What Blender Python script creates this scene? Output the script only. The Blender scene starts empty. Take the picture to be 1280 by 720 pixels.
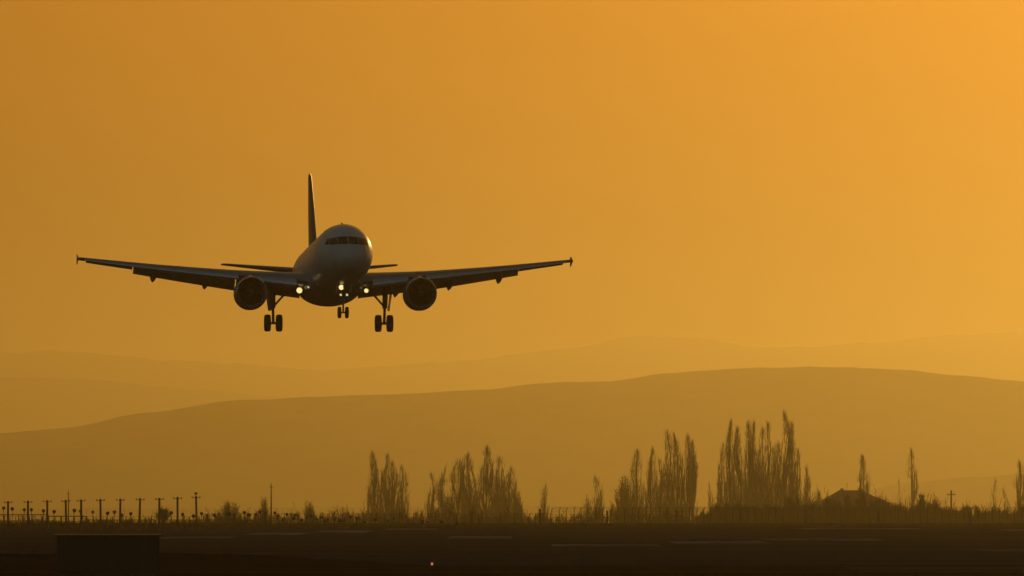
import bpy, bmesh, math, random
from mathutils import Vector, Matrix, noise
R = math.radians
random.seed(11)

# ---------------------------------------------------------------- camera, light, exposure
SC = bpy.context.scene
COL = SC.collection
FPX = 300 / 36 * 1280                     # focal length in photo pixels
TILT = math.atan((628 - 360) / FPX)
CAMH = 3.0
cam_d = bpy.data.cameras.new('camera')
cam_d.lens = 300
cam_d.sensor_width = 36
cam_d.clip_start = 1
cam_d.clip_end = 60000
cam = bpy.data.objects.new('camera', cam_d)
cam.location = (0, 0, CAMH)
cam.rotation_euler = (math.pi / 2 + TILT, 0, 0)
COL.objects.link(cam)
SC.camera = cam

SUN_EL, SUN_AZ = 7.5, 12.3                # degrees; azimuth measured to the right of the view
world = bpy.data.worlds.new('World')
SC.world = world
world.use_nodes = True
wn, wl = world.node_tree.nodes, world.node_tree.links
bg = wn['Background']
sky = wn.new('ShaderNodeTexSky')
sky.sky_type = 'NISHITA'
sky.sun_disc = False
sky.sun_elevation = R(SUN_EL)
sky.sun_rotation = R(SUN_AZ)
sky.air_density = 1.1
sky.dust_density = 5.5
sky.ozone_density = 0.5
tint = wn.new('ShaderNodeMix')            # dust in the evening air: the whole sky goes amber
tint.data_type = 'RGBA'
tint.blend_type = 'MULTIPLY'
geo = wn.new('ShaderNodeTexCoord')        # direction in the sky: amber towards the sun, neutral away from it
dot = wn.new('ShaderNodeVectorMath')
dot.operation = 'DOT_PRODUCT'
wl.new(geo.outputs['Generated'], dot.inputs[0])
dot.inputs[1].default_value = (math.sin(R(SUN_AZ)) * math.cos(R(SUN_EL)), math.cos(R(SUN_AZ)) * math.cos(R(SUN_EL)), math.sin(R(SUN_EL)))
mr = wn.new('ShaderNodeMapRange')
mr.interpolation_type = 'SMOOTHSTEP'
mr.inputs['From Min'].default_value = -0.05
mr.inputs['From Max'].default_value = 0.95
wl.new(dot.outputs['Value'], mr.inputs['Value'])
tcol = wn.new('ShaderNodeMix')
tcol.data_type = 'RGBA'
tcol.inputs['A'].default_value = (3.0, 3.2, 3.1, 1)
tcol.inputs['B'].default_value = (1.0, 0.545, 0.10, 1)
wl.new(mr.outputs['Result'], tcol.inputs['Factor'])
wl.new(tcol.outputs['Result'], tint.inputs['B'])
tint.inputs['Factor'].default_value = 1.0
wl.new(sky.outputs['Color'], tint.inputs['A'])
veil = wn.new('ShaderNodeTexNoise')       # faint uneven veil of dust in the sky
veil.inputs['Scale'].default_value = 9.0
veil.inputs['Detail'].default_value = 5
vmap = wn.new('ShaderNodeMapping')
vmap.inputs['Scale'].default_value = (1, 1, 7)
wl.new(geo.outputs['Generated'], vmap.inputs['Vector'])
wl.new(vmap.outputs['Vector'], veil.inputs['Vector'])
vr = wn.new('ShaderNodeMapRange')
vr.inputs['From Min'].default_value = 0.25
vr.inputs['From Max'].default_value = 0.75
vr.inputs['To Min'].default_value = 0.93
vr.inputs['To Max'].default_value = 1.07
wl.new(veil.outputs['Fac'], vr.inputs['Value'])
vm = wn.new('ShaderNodeVectorMath')
vm.operation = 'SCALE'
wl.new(tint.outputs['Result'], vm.inputs[0])
wl.new(vr.outputs['Result'], vm.inputs['Scale'])
wl.new(vm.outputs['Vector'], bg.inputs['Color'])
bg.inputs['Strength'].default_value = 0.079

sun_d = bpy.data.lights.new('sun', 'SUN')
sun_d.energy = 2.15
sun_d.angle = R(0.6)
sun_d.color = (1.0, 0.585, 0.175)
sun = bpy.data.objects.new('sun', sun_d)
sd = Vector((math.sin(R(SUN_AZ)) * math.cos(R(SUN_EL)), math.cos(R(SUN_AZ)) * math.cos(R(SUN_EL)), math.sin(R(SUN_EL))))
sun.rotation_euler = sd.to_track_quat('Z', 'Y').to_euler()
sun.location = (200, 400, 200)
COL.objects.link(sun)

SC.view_settings.view_transform = 'Standard'
SC.view_settings.look = 'None'
SC.view_settings.exposure = -2.03
SC.view_settings.gamma = 1
SC.render.engine = 'CYCLES'
SC.cycles.max_bounces = 6
SC.cycles.volume_bounces = 0

HAZE_DENSITY = 6.8e-5
HAZE_COLOR = (1.0, 0.90, 0.42, 1)
HAZE_G = .8

# ---------------------------------------------------------------- helpers
def at(px, py, Y):
    """photo pixel at ground distance Y -> world point"""
    dx = (px - 640) / FPX
    dz = (360 - py) / FPX
    y = math.cos(TILT) - dz * math.sin(TILT)
    z = math.sin(TILT) + dz * math.cos(TILT)
    k = Y / y
    return Vector((dx * k, Y, CAMH + z * k))

def gx(px, Y):
    return at(px, 628, Y).x

def hgt(py, Y):
    return at(640, py, Y).z

class MB:
    def __init__(self):
        self.v, self.f = [], []
    def add(self, verts, faces):
        o = len(self.v)
        self.v += [tuple(p) for p in verts]
        self.f += [tuple(i + o for i in q) for q in faces]
    def box(self, c, s, rot=None):
        c = Vector(c)
        P = []
        for x in (-.5, .5):
            for y in (-.5, .5):
                for z in (-.5, .5):
                    p = Vector((x * s[0], y * s[1], z * s[2]))
                    if rot: p = rot @ p
                    P.append(c + p)
        self.add(P, [(0, 1, 3, 2), (4, 6, 7, 5), (0, 4, 5, 1), (2, 3, 7, 6), (0, 2, 6, 4), (1, 5, 7, 3)])
    def tube(self, pts, rad, n=8, caps=True):
        pts = [Vector(p) for p in pts]
        if not isinstance(rad, (list, tuple)): rad = [rad] * len(pts)
        V, F = [], []
        for i, p in enumerate(pts):
            a = pts[max(i - 1, 0)]; b = pts[min(i + 1, len(pts) - 1)]
            d = (b - a).normalized()
            u = d.cross(Vector((1, 0, 0)) if abs(d.x) < .8 else Vector((0, 1, 0))).normalized()
            w = d.cross(u)
            for k in range(n):
                t = 2 * math.pi * k / n
                V.append(p + (u * math.cos(t) + w * math.sin(t)) * rad[i])
        for i in range(len(pts) - 1):
            for k in range(n):
                k2 = (k + 1) % n
                F.append((i * n + k, i * n + k2, (i + 1) * n + k2, (i + 1) * n + k))
        if caps:
            F.append(tuple(range(n - 1, -1, -1)))
            F.append(tuple((len(pts) - 1) * n + k for k in range(n)))
        self.add(V, F)
    def loft(self, rings, cap0=True, cap1=True, closed=True):
        n = len(rings[0]); V = [p for r in rings for p in r]; F = []
        for i in range(len(rings) - 1):
            for k in range(n if closed else n - 1):
                k2 = (k + 1) % n
                F.append((i * n + k, i * n + k2, (i + 1) * n + k2, (i + 1) * n + k))
        if cap0: F.append(tuple(range(n - 1, -1, -1)))
        if cap1: F.append(tuple((len(rings) - 1) * n + k for k in range(n)))
        self.add(V, F)
    def lathe(self, prof, c, axis='x', n=32, cap=False):
        """profile of (along axis, radius) about point c"""
        c = Vector(c); rings = []
        for a, r in prof:
            ring = []
            for k in range(n):
                t = 2 * math.pi * k / n
                if axis == 'x': ring.append(c + Vector((a, r * math.cos(t), r * math.sin(t))))
                elif axis == 'y': ring.append(c + Vector((r * math.sin(t), a, r * math.cos(t))))
                else: ring.append(c + Vector((r * math.cos(t), r * math.sin(t), a)))
            rings.append(ring)
        self.loft(rings, cap, cap)
    def build(self, name, m, parent=None, smooth=False, fix=True):
        me = bpy.data.meshes.new(name)
        me.from_pydata(self.v, [], self.f)
        if fix:
            bm = bmesh.new(); bm.from_mesh(me)
            bmesh.ops.recalc_face_normals(bm, faces=bm.faces)
            bm.to_mesh(me); bm.free()
        if smooth:
            me.polygons.foreach_set('use_smooth', [True] * len(me.polygons))
        me.materials.append(m)
        o = bpy.data.objects.new(name, me)
        COL.objects.link(o)
        if parent: o.parent = parent
        if smooth == 'auto':
            bm = bmesh.new(); bm.from_mesh(me)
            for e in bm.edges:
                e.smooth = len(e.link_faces) == 2 and e.calc_face_angle(0) < R(35)
            bm.to_mesh(me); bm.free()
        return o

def tag(o, label=None, cat=None, group=None, kind=None):
    if label: o['label'] = label
    if cat: o['category'] = cat
    if group: o['group'] = group
    if kind: o['kind'] = kind
    return o

def thing(name, label, cat, loc=(0, 0, 0), group=None):
    o = bpy.data.objects.new(name, None)
    o.empty_display_size = 1
    COL.objects.link(o)
    o.location = loc
    return tag(o, label, cat, group)

def structure(o):
    o['kind'] = 'structure'
    return o

def copy_tree(o, parent=None):
    c = o.copy(); COL.objects.link(c)
    if parent: c.parent = parent
    for ch in list(o.children): copy_tree(ch, c)
    return c

ORD = ['first', 'second', 'third', 'fourth', 'fifth', 'sixth', 'seventh', 'eighth', 'ninth', 'tenth', 'eleventh', 'twelfth',
       'thirteenth', 'fourteenth', 'fifteenth', 'sixteenth', 'seventeenth', 'eighteenth', 'nineteenth', 'twentieth']
TENS = {2: 'twenty', 3: 'thirty', 4: 'forty', 5: 'fifty', 6: 'sixty', 7: 'seventy'}
def ordinal(i):                            # 0 -> first
    if i < 20: return ORD[i]
    t, u = divmod(i + 1, 10)
    if u == 0: return TENS[t][:-1] + 'ieth'
    return TENS[t] + '-' + ORD[u - 1]

# ---------------------------------------------------------------- materials
def mat(name, col, rough=.8, metal=0, spec=.3, var=.25, scale=3.0, stretch=(1, 1, 1), bump=0, col2=None, coat=0):
    m = bpy.data.materials.new(name); m.use_nodes = True
    nt = m.node_tree; N, L = nt.nodes, nt.links
    b = N['Principled BSDF']
    b.inputs['Roughness'].default_value = rough
    b.inputs['Metallic'].default_value = metal
    b.inputs['Specular IOR Level'].default_value = spec
    b.inputs['Coat Weight'].default_value = coat
    tc = N.new('ShaderNodeTexCoord'); mp = N.new('ShaderNodeMapping')
    mp.inputs['Scale'].default_value = stretch
    nz = N.new('ShaderNodeTexNoise'); nz.inputs['Scale'].default_value = scale
    nz.inputs['Detail'].default_value = 6; nz.inputs['Roughness'].default_value = .6
    rp = N.new('ShaderNodeValToRGB')
    c2 = col2 or tuple(c * (1 - var) for c in col)
    rp.color_ramp.elements[0].position = .32; rp.color_ramp.elements[1].position = .68
    rp.color_ramp.elements[0].color = (*c2, 1); rp.color_ramp.elements[1].color = (*col, 1)
    L.new(tc.outputs['Object'], mp.inputs['Vector']); L.new(mp.outputs['Vector'], nz.inputs['Vector'])
    L.new(nz.outputs['Fac'], rp.inputs['Fac']); L.new(rp.outputs['Color'], b.inputs['Base Color'])
    if bump:
        bp = N.new('ShaderNodeBump'); bp.inputs['Strength'].default_value = bump
        L.new(nz.outputs['Fac'], bp.inputs['Height']); L.new(bp.outputs['Normal'], b.inputs['Normal'])
    return m

def lamp_mat(name, col, strength):
    m = bpy.data.materials.new(name); m.use_nodes = True
    b = m.node_tree.nodes['Principled BSDF']
    b.inputs['Base Color'].default_value = (.8, .8, .8, 1)
    b.inputs['Emission Color'].default_value = (*col, 1)
    b.inputs['Emission Strength'].default_value = strength
    return m

M = dict(
    paint=mat('white_aircraft_paint', (.62, .61, .57), .36, spec=.4, var=.22, scale=.9, stretch=(.4, 1, 1), coat=.05),
    radome=mat('radome_paint', (.50, .49, .46), .42, spec=.4, var=.15, scale=1.2),
    belly=mat('grey_aircraft_paint', (.30, .30, .29), .4, spec=.4, var=.2, scale=1.2, stretch=(.3, 1, 1)),
    wing=mat('wing_grey_paint', (.33, .33, .33), .4, spec=.4, var=.2, scale=1.5, stretch=(.5, 1, 1)),
    slat=mat('bare_aluminium', (.55, .55, .55), .3, metal=.8, var=.1, scale=3),
    nacelle=mat('nacelle_paint', (.22, .22, .23), .35, spec=.4, var=.15, scale=2),
    lip=mat('polished_lip', (.6, .6, .6), .25, metal=.9, var=.1, scale=4),
    fan=mat('fan_titanium', (.03, .03, .033), .5, metal=.5, var=.3, scale=6),
    fin=mat('tail_paint', (.16, .10, .09), .35, spec=.4, var=.2, scale=.6),
    glass=mat('cockpit_glass', (.006, .006, .007), .15, spec=.25, var=.2, scale=2),
    strut=mat('gear_steel', (.20, .20, .20), .45, metal=.4, var=.3, scale=9),
    tyre=mat('tyre_rubber', (.022, .021, .020), .85, spec=.2, var=.3, scale=14),
    rim=mat('wheel_rim', (.25, .25, .25), .4, metal=.6, var=.2, scale=9),
    bark=mat('poplar_bark', (.15, .12, .085), .95, spec=.1, var=.4, scale=.9, stretch=(1, 1, .2)),
    twig=mat('bare_twigs', (.17, .13, .085), .95, spec=.1, var=.35, scale=.25),
    ever=mat('dense_twigs', (.075, .075, .035), .9, spec=.1, var=.5, scale=.5),
    bush=mat('dry_bush_twigs', (.15, .115, .065), .95, spec=.1, var=.4, scale=.3),
    hedge=mat('hedge_scrub', (.085, .07, .034), .95, spec=.1, var=.5, scale=.2),
    fence=mat('fence_steel', (.030, .028, .024), .7, spec=.3, var=.3, scale=2),
    pole=mat('pole_paint', (.16, .07, .035), .7, spec=.3, var=.3, scale=1.5),
    lamp=mat('lamp_housing', (.06, .045, .03), .6, spec=.3, var=.3, scale=5),
    roof=mat('roof_tiles', (.24, .13, .085), .9, spec=.1, var=.35, scale=1.2, stretch=(1, 1, 3)),
    plaster=mat('house_plaster', (.20, .16, .11), .9, spec=.1, var=.25, scale=.8),
    window=mat('house_window', (.02, .02, .025), .2, spec=.5, var=.1),
    hut=mat('hut_steel', (.020, .021, .022), .6, spec=.25, var=.3, scale=.9, stretch=(1, 1, .3)),
    concrete=mat('concrete', (.25, .24, .22), .9, spec=.1, var=.25, scale=2),
    timber=mat('timber_pole', (.09, .065, .045), .9, spec=.1, var=.3, scale=2, stretch=(4, 4, .3)),
    sign=mat('marker_board', (.55, .53, .48), .7, spec=.2, var=.15, scale=3),
    grass=mat('dry_grass', (.072, .064, .030), 1, spec=0, var=.45, scale=.05, stretch=(.15, 1, 1)),
    soil=mat('dark_soil_grass', (.026, .020, .016), 1, spec=0, var=.5, scale=.15, stretch=(.3, 1, 1)),
    tarmac=mat('runway_asphalt', (.043, .044, .058), .97, spec=0, var=.6, scale=.09, stretch=(.10, .7, 1)),
    mark=mat('patchy_pale_grey', (.20, .195, .20), .95, spec=0, scale=.35, stretch=(.5, .12, 1), col2=(.032, .028, .028)),
    edge=mat('runway_shoulder', (.050, .042, .030), 1, spec=0, var=.4, scale=.08, stretch=(.15, 1, 1)),
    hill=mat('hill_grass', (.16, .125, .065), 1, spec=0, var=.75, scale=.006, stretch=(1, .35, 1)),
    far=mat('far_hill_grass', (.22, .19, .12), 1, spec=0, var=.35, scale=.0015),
    landing=lamp_mat('landing_lamp', (1.0, .75, .30), 4.8),
    small=lamp_mat('small_lamp', (1.0, .82, .45), 3),
    red=lamp_mat('red_lamp', (1.0, .30, .08), 1.6),
)

# ---------------------------------------------------------------- ground, runway, hills
def sheet(name, x0, x1, y0, y1, z, m, nx=1, ny=1, wob=0):
    mb = MB(); V = []; F = []
    for j in range(ny + 1):
        for i in range(nx + 1):
            x = x0 + (x1 - x0) * i / nx; y = y0 + (y1 - y0) * j / ny
            if wob and j in (0, ny):
                y += wob * noise.noise(Vector((x * .05, y, 3)))
            V.append((x, y, z))
    for j in range(ny):
        for i in range(nx):
            a = j * (nx + 1) + i
            F.append((a, a + 1, a + nx + 2, a + nx + 1))
    mb.add(V, F)
    return structure(mb.build(name, m))

# one ground sheet: the airfield plain, then a broad valley that falls away behind the treeline
VAL = -46.0
def plain(y):
    t = max(0, min(1, (y - 1230) / 900)); u = max(0, min(1, (y - 2600) / 1700))
    return -8 * t * t * (3 - 2 * t) + (VAL + 8) * u * u * (3 - 2 * u)
mb = MB(); V = []; F = []
rows = [-150, 300, 700, 1100] + [1230 + 3100 * i / 40 for i in range(41)] + [6000, 12000, 20000, 39000]
for y in rows: V += [(-6500, y, plain(y)), (0, y, plain(y)), (6500, y, plain(y))]
for j in range(len(rows) - 1):
    for i in range(2): a = j * 3 + i; F.append((a, a + 1, a + 4, a + 3))
mb.add(V, F); structure(mb.build('ground', M['grass']))
sheet('runway', -900, 900, 372, 1010, .012, M['tarmac'], 90, 1, 6)
sheet('runway_shoulder', -900, 900, 1012, 1090, .008, M['edge'], 90, 1, 5)
sheet('near_verge', -900, 900, 120, 366, .010, M['soil'], 90, 1, 4)

marks = [(690, 825, 682), (838, 958, 678), (958, 1096, 674.6), (1226, 1330, 688), (310, 380, 667.5), (395, 462, 664.6),
         (482, 548, 661.6), (1000, 1150, 661), (1254, 1330, 663), (560, 640, 672), (200, 290, 672)]
for a, b, y in marks:  # thin pale streaks lying flat on the runway, patchy with a dark tone
    Y = CAMH * FPX / (y - 628)
    Y0, Y1 = CAMH * FPX / (y + 1.3 - 628), CAMH * FPX / (y - 1.3 - 628)
    if y < 664: Y0, Y1 = CAMH * FPX / (y + .7 - 628), CAMH * FPX / (y - .7 - 628)
    sheet('pale_runway_streak', gx(a, Y), gx(b, Y), Y0, Y1, .016, M['mark'], 8, 1, .8)

# low grassy bank in front of the runway, highest at the left
mb = MB(); V = []; F = []
nx, ny = 160, 10
for j in range(ny + 1):
    for i in range(nx + 1):
        x = -45 + 60 * i / nx
        y = 368 + 36 * j / ny
        px = 640 + x / 390 * FPX
        top = .62 * max(0, min(1, (540 - px) / 260)) ** .8 + .06
        prof = math.sin(math.pi * j / ny) ** 1.3 if 0 < j < ny else 0
        z = .012 + top * prof * (1 + .12 * noise.noise(Vector((x * .6, y * .1, 0)))) + .03 * prof * noise.noise(Vector((x * 2.5, y * .5, 5)))
        V.append((x, y, z if 0 < j < ny else -.05))
for j in range(ny):
    for i in range(nx):
        a = j * (nx + 1) + i
        F.append((a, a + 1, a + nx + 2, a + nx + 1))
mb.add(V, F)
structure(mb.build('grass_bank', M['soil'], smooth=True))

def ridge(name, prof, Y, depth, m, seed, rough, jit=.4):
    """terrain whose skyline follows the list of (px, py) at distance Y and falls to the plain in front of and behind it"""
    mb = MB(); V = []; F = []
    xs = [prof[0][0] + (prof[-1][0] - prof[0][0]) * i / 620 for i in range(621)]
    def sky_y(px):
        for (a, ya), (b, yb) in zip(prof, prof[1:]):
            if a <= px <= b:
                t = (px - a) / (b - a); t = t * t * (3 - 2 * t) * .5 + t * .5
                return ya + (yb - ya) * t
        return prof[-1][1]
    ny = 26
    for j in range(ny + 1):
        t = j / ny * 1.5
        for px in xs:
            H = hgt(sky_y(px) + jit * (noise.noise(Vector((px * .03, seed, 0))) * 1.6 + noise.noise(Vector((px * .11, seed, 4)))), Y)
            y = Y - depth + depth * t
            x = gx(px, Y)
            e = math.sin(min(t, 1) * math.pi / 2) ** 1.25 if t <= 1 else 1 - (t - 1) * 1.2
            n = noise.fractal(Vector((x * .0016 + seed, y * .0009, 0)), 1, 2, 5)
            z = max(VAL - .3, VAL + (H - VAL) * e + n * rough * H * min(1, (1 - abs(1 - t)) * 1.5) * (1 if abs(t - 1) > .02 else .35))
            V.append((x, y, z))
    n1 = len(xs)
    for j in range(ny):
        for i in range(n1 - 1):
            a = j * n1 + i
            F.append((a, a + 1, a + n1 + 1, a + n1))
    mb.add(V, F)
    return structure(mb.build(name, m, smooth=True))

ridge('hill', [(-900, 560), (-300, 548), (0, 541), (100, 535), (180, 518), (300, 503), (450, 495), (600, 487), (760, 477), (830, 467),
               (950, 459), (1030, 458), (1100, 462), (1180, 470), (1280, 478), (1500, 500), (2200, 560)], 17200, 3200, M['hill'], 1.3, .05)
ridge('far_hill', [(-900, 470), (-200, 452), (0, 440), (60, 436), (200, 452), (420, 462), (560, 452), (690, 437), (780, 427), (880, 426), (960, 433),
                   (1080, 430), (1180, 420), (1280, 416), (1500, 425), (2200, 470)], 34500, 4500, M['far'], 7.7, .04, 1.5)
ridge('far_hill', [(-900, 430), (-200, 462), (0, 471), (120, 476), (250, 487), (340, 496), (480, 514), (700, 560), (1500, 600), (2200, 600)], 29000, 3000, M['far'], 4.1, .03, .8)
ridge('low_hill', [(-900, 640), (900, 632), (1060, 618), (1130, 604), (1200, 597), (1280, 593), (1500, 586), (2200, 580)], 13000, 900, M['hill'], 9.4, .03, .5)

# ---------------------------------------------------------------- haze
mb = MB(); mb.box((0, 19500, 327), (13400, 39600, 750))
hz = mb.build('haze', M['mark'])
hm = bpy.data.materials.new('haze_air'); hm.use_nodes = True
hm.node_tree.nodes.clear()
ho = hm.node_tree.nodes.new('ShaderNodeOutputMaterial')
hv = hm.node_tree.nodes.new('ShaderNodeVolumePrincipled')
hv.inputs['Color'].default_value = HAZE_COLOR
hv.inputs['Density'].default_value = HAZE_DENSITY
hv.inputs['Anisotropy'].default_value = HAZE_G
hm.node_tree.links.new(hv.outputs['Volume'], ho.inputs['Volume'])
hz.data.materials.clear(); hz.data.materials.append(hm)
tag(hz, 'golden evening haze over the airfield and hills', 'haze', kind='stuff')
# ---------------------------------------------------------------- the airliner (local axes: x aft, y to the left of the picture, z up)
plane = thing('airliner', 'twin engined passenger jet landing with wheels down and lights on', 'aeroplane', (-12.528, 583.175, 14.6565))
plane.rotation_euler = (R(.104), R(2.531), R(90 + 5.6435))
PO = Vector((17.7, 0, -4.35))
class PB(MB):
    def build(self, name, m, parent=None, smooth='auto', fix=True):
        self.v = [tuple(Vector(p) - PO) for p in self.v]
        return MB.build(self, name, m, parent or plane, smooth, fix)

SECT = [(0, -.55, .03, .03), (.06, -.545, .24, .23), (.15, -.53, .42, .41), (.4, -.49, .72, .70), (.8, -.42, 1.02, .98), (1.3, -.33, 1.27, 1.24),
        (1.7, -.27, 1.43, 1.40), (2.1, -.19, 1.56, 1.57), (2.6, -.11, 1.69, 1.75), (3.0, -.07, 1.77, 1.85), (3.5, -.045, 1.84, 1.93), (4.4, -.01, 1.93, 2.03), (5.5, 0, 1.975, 2.07), (8, 0, 1.975, 2.07),
        (12, 0, 1.975, 2.07), (18, 0, 1.975, 2.07), (23.5, 0, 1.975, 2.07), (25, .03, 1.95, 2.04), (27.5, .2, 1.80, 1.84), (30, .47, 1.50, 1.50),
        (32.5, .78, 1.10, 1.10), (35, 1.08, .64, .66), (36.8, 1.27, .30, .32), (37.5, 1.33, .15, .16)]
def fus(x):
    for a, b in zip(SECT, SECT[1:]):
        if a[0] <= x <= b[0]:
            t = (x - a[0]) / (b[0] - a[0])
            return [a[k] + (b[k] - a[k]) * t for k in range(1, 4)]
    return SECT[-1][1:]
def fus_ring(x, n=56, g=0):
    zc, w, h = fus(x)
    return [Vector((x, (w + g) * math.sin(2 * math.pi * k / n), zc + (h + g) * math.cos(2 * math.pi * k / n))) for k in range(n)]
b = PB(); b.loft([fus_ring(1.3, g=-.02)] + [fus_ring(1.31)] + [fus_ring(s[0]) for s in SECT if s[0] > 1.35]); fuselage = b.build('fuselage', M['paint'])
b = PB(); b.loft([fus_ring(s[0]) for s in SECT if s[0] < 1.25] + [fus_ring(1.275), fus_ring(1.285, g=-.02)]); b.build('radome', M['radome'], fuselage)

# windscreen panes follow the skin, standing 1 cm proud of it
def skin(y, z):
    lo, hi = 0.0, 5.5
    for _ in range(40):
        x = (lo + hi) / 2; zc, w, h = fus(x)
        if (y / w) ** 2 + ((z - zc) / h) ** 2 > 1: lo = x
        else: hi = x
    return Vector((lo, y, z))
def pane(corners):
    b = PB(); n = 6; V = []; 
    (y0, z0), (y1, z1), (y2, z2), (y3, z3) = corners
    for off in (-.03, .012):
        for j in range(n + 1):
            for i in range(n + 1):
                u, v = i / n, j / n
                y = (y0 * (1 - u) + y1 * u) * (1 - v) + (y3 * (1 - u) + y2 * u) * v
                z = (z0 * (1 - u) + z1 * u) * (1 - v) + (z3 * (1 - u) + z2 * u) * v
                p = skin(y, z); zc, w, h = fus(p.x)
                nr = Vector((-.6, y / w ** 2, (z - zc) / h ** 2)).normalized()
                V.append(p + nr * off)
    F = []; k = (n + 1) ** 2
    for j in range(n):
        for i in range(n):
            a = j * (n + 1) + i
            F.append((a, a + 1, a + n + 2, a + n + 1)); a += k; F.append((a, a + n + 1, a + n + 2, a + 1))
    rim = [i for i in range(n + 1)] + [(j + 1) * (n + 1) - 1 for j in range(1, n + 1)] + [n * (n + 1) + i for i in range(n - 1, -1, -1)] + [j * (n + 1) for j in range(n - 1, 0, -1)]
    for p, q in zip(rim, rim[1:] + rim[:1]): F.append((p, q, q + k, p + k))
    b.add(V, F); b.build('cockpit_window', M['glass'], fuselage)
for s in (-1, 1):
    pane([(.035 * s, .42), (.68 * s, .40), (.62 * s, .94), (.035 * s, .97)])
    pane([(.71 * s, .40), (1.20 * s, .40), (1.05 * s, .88), (.65 * s, .93)])
    pane([(1.23 * s, .42), (1.46 * s, .46), (1.28 * s, .84), (1.08 * s, .87)])

# belly fairing
rings = []
for i in range(17):
    t = i / 16; x = 10.8 + 11 * t; e = max(.02, math.sin(math.pi * t)) ** .45
    rings.append([Vector((x, (1.35 + .80 * e) * math.sin(2 * math.pi * k / 40), -1.35 + (.45 + .85 * e) * math.cos(2 * math.pi * k / 40) * (1 if math.cos(2 * math.pi * k / 40) < 0 else .6))) for k in range(40)])
b = PB(); b.loft(rings); b.build('belly_fairing', M['belly'])
b = PB(); b.tube([(6, 0, 2.05), (6.12, 0, 2.22)], [.12, .05], 8); b.build('antenna', M['belly'], fuselage)
b = PB(); b.tube([(9, 0, -2.05), (9.14, 0, -2.36)], [.14, .05], 8); b.build('antenna', M['belly'], fuselage)

# wings
def wing_le(y): return 12.0 + (y - 1.9) * .5206
def wing_ch(y):
    if y <= 6.4: return 6.6 + (4.15 - 6.6) * (y - 1.9) / 4.5
    return 4.15 + (1.5 - 4.15) * (y - 6.4) / 10.5
def wing_z(y): d = y - 1.9; return -1.18 + .112 * d + .0012 * d * d
def wing_tc(y): return .15 - .045 * min(1, (y - 1.9) / 10)
def foil(y, f0, f1, inc=0.035, n=14):
    """airfoil slice between chord fractions f0..f1, closed loop"""
    c, x0, z0, tc = wing_ch(y), wing_le(y), wing_z(y), wing_tc(y)
    up, dn = [], []
    for i in range(n + 1):
        u = f0 + (f1 - f0) * (1 - math.cos(math.pi * i / n)) / 2
        th = 5 * tc * (.2969 * math.sqrt(u) - .126 * u - .3516 * u * u + .2843 * u ** 3 - .1015 * u ** 4)
        cam_ = .02 * math.sin(math.pi * u)
        for lst, s in ((up, 1), (dn, -1)):
            lst.append((u * c, (cam_ + s * th) * c - (u - .3) * c * inc))
    loop = up + dn[::-1]
    return [(x0 + a, z0 + z) for a, z in loop]
def panel(y0, y1, f0, f1, s, n=6, move=None):
    rings = []
    for i in range(n + 1):
        y = y0 + (y1 - y0) * i / n
        pts = foil(y, f0, f1)
        if move: pts = move(y, pts)
        rings.append([Vector((x, s * y, z)) for x, z in pts])
    b = PB(); b.loft(rings); return b
def rot2(pts, cx, cz, a):
    ca, sa = math.cos(a), math.sin(a)
    return [(cx + (x - cx) * ca + (z - cz) * sa, cz - (x - cx) * sa + (z - cz) * ca) for x, z in pts]
def flap_move(ang, back, down):
    def f(y, pts):
        c = 3.75 + (wing_ch(y) - 4.15) * .12 if y <= 6.36 else wing_ch(y)
        cx = min(p[0] for p in pts); cz = sum(p[1] for p in pts) / len(pts)
        k = c / wing_ch(y)
        pts = [(cx + (x - cx) * k, cz + (z - cz) * k) for x, z in pts]
        pts = rot2(pts, cx, cz, ang)
        return [(x + back * c, z - down * c) for x, z in pts]
    return f
def slat_move(y, pts):
    c = wing_ch(y)
    cx = max(p[0] for p in pts); cz = sum(p[1] for p in pts) / len(pts)
    pts = rot2(pts, cx, cz, -R(20))
    return [(x - .05 * c, z - .035 * c) for x, z in pts]
def fairing(y, s, wing):
    c = wing_ch(y); x0 = wing_le(y) + .52 * c; z = wing_z(y) - .07 * c
    L = .68 * c if y > 6.4 else .5 * c
    pts = [(x0 + L * t, s * y, z - .05 - .62 * (t ** 1.3)) for t in (0, .12, .35, .6, .8, 1)]
    b = PB(); b.tube(pts, [.04, .15, .22, .22, .16, .03], 12); b.build('flap_track_fairing', M['wing'], wing)
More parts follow.
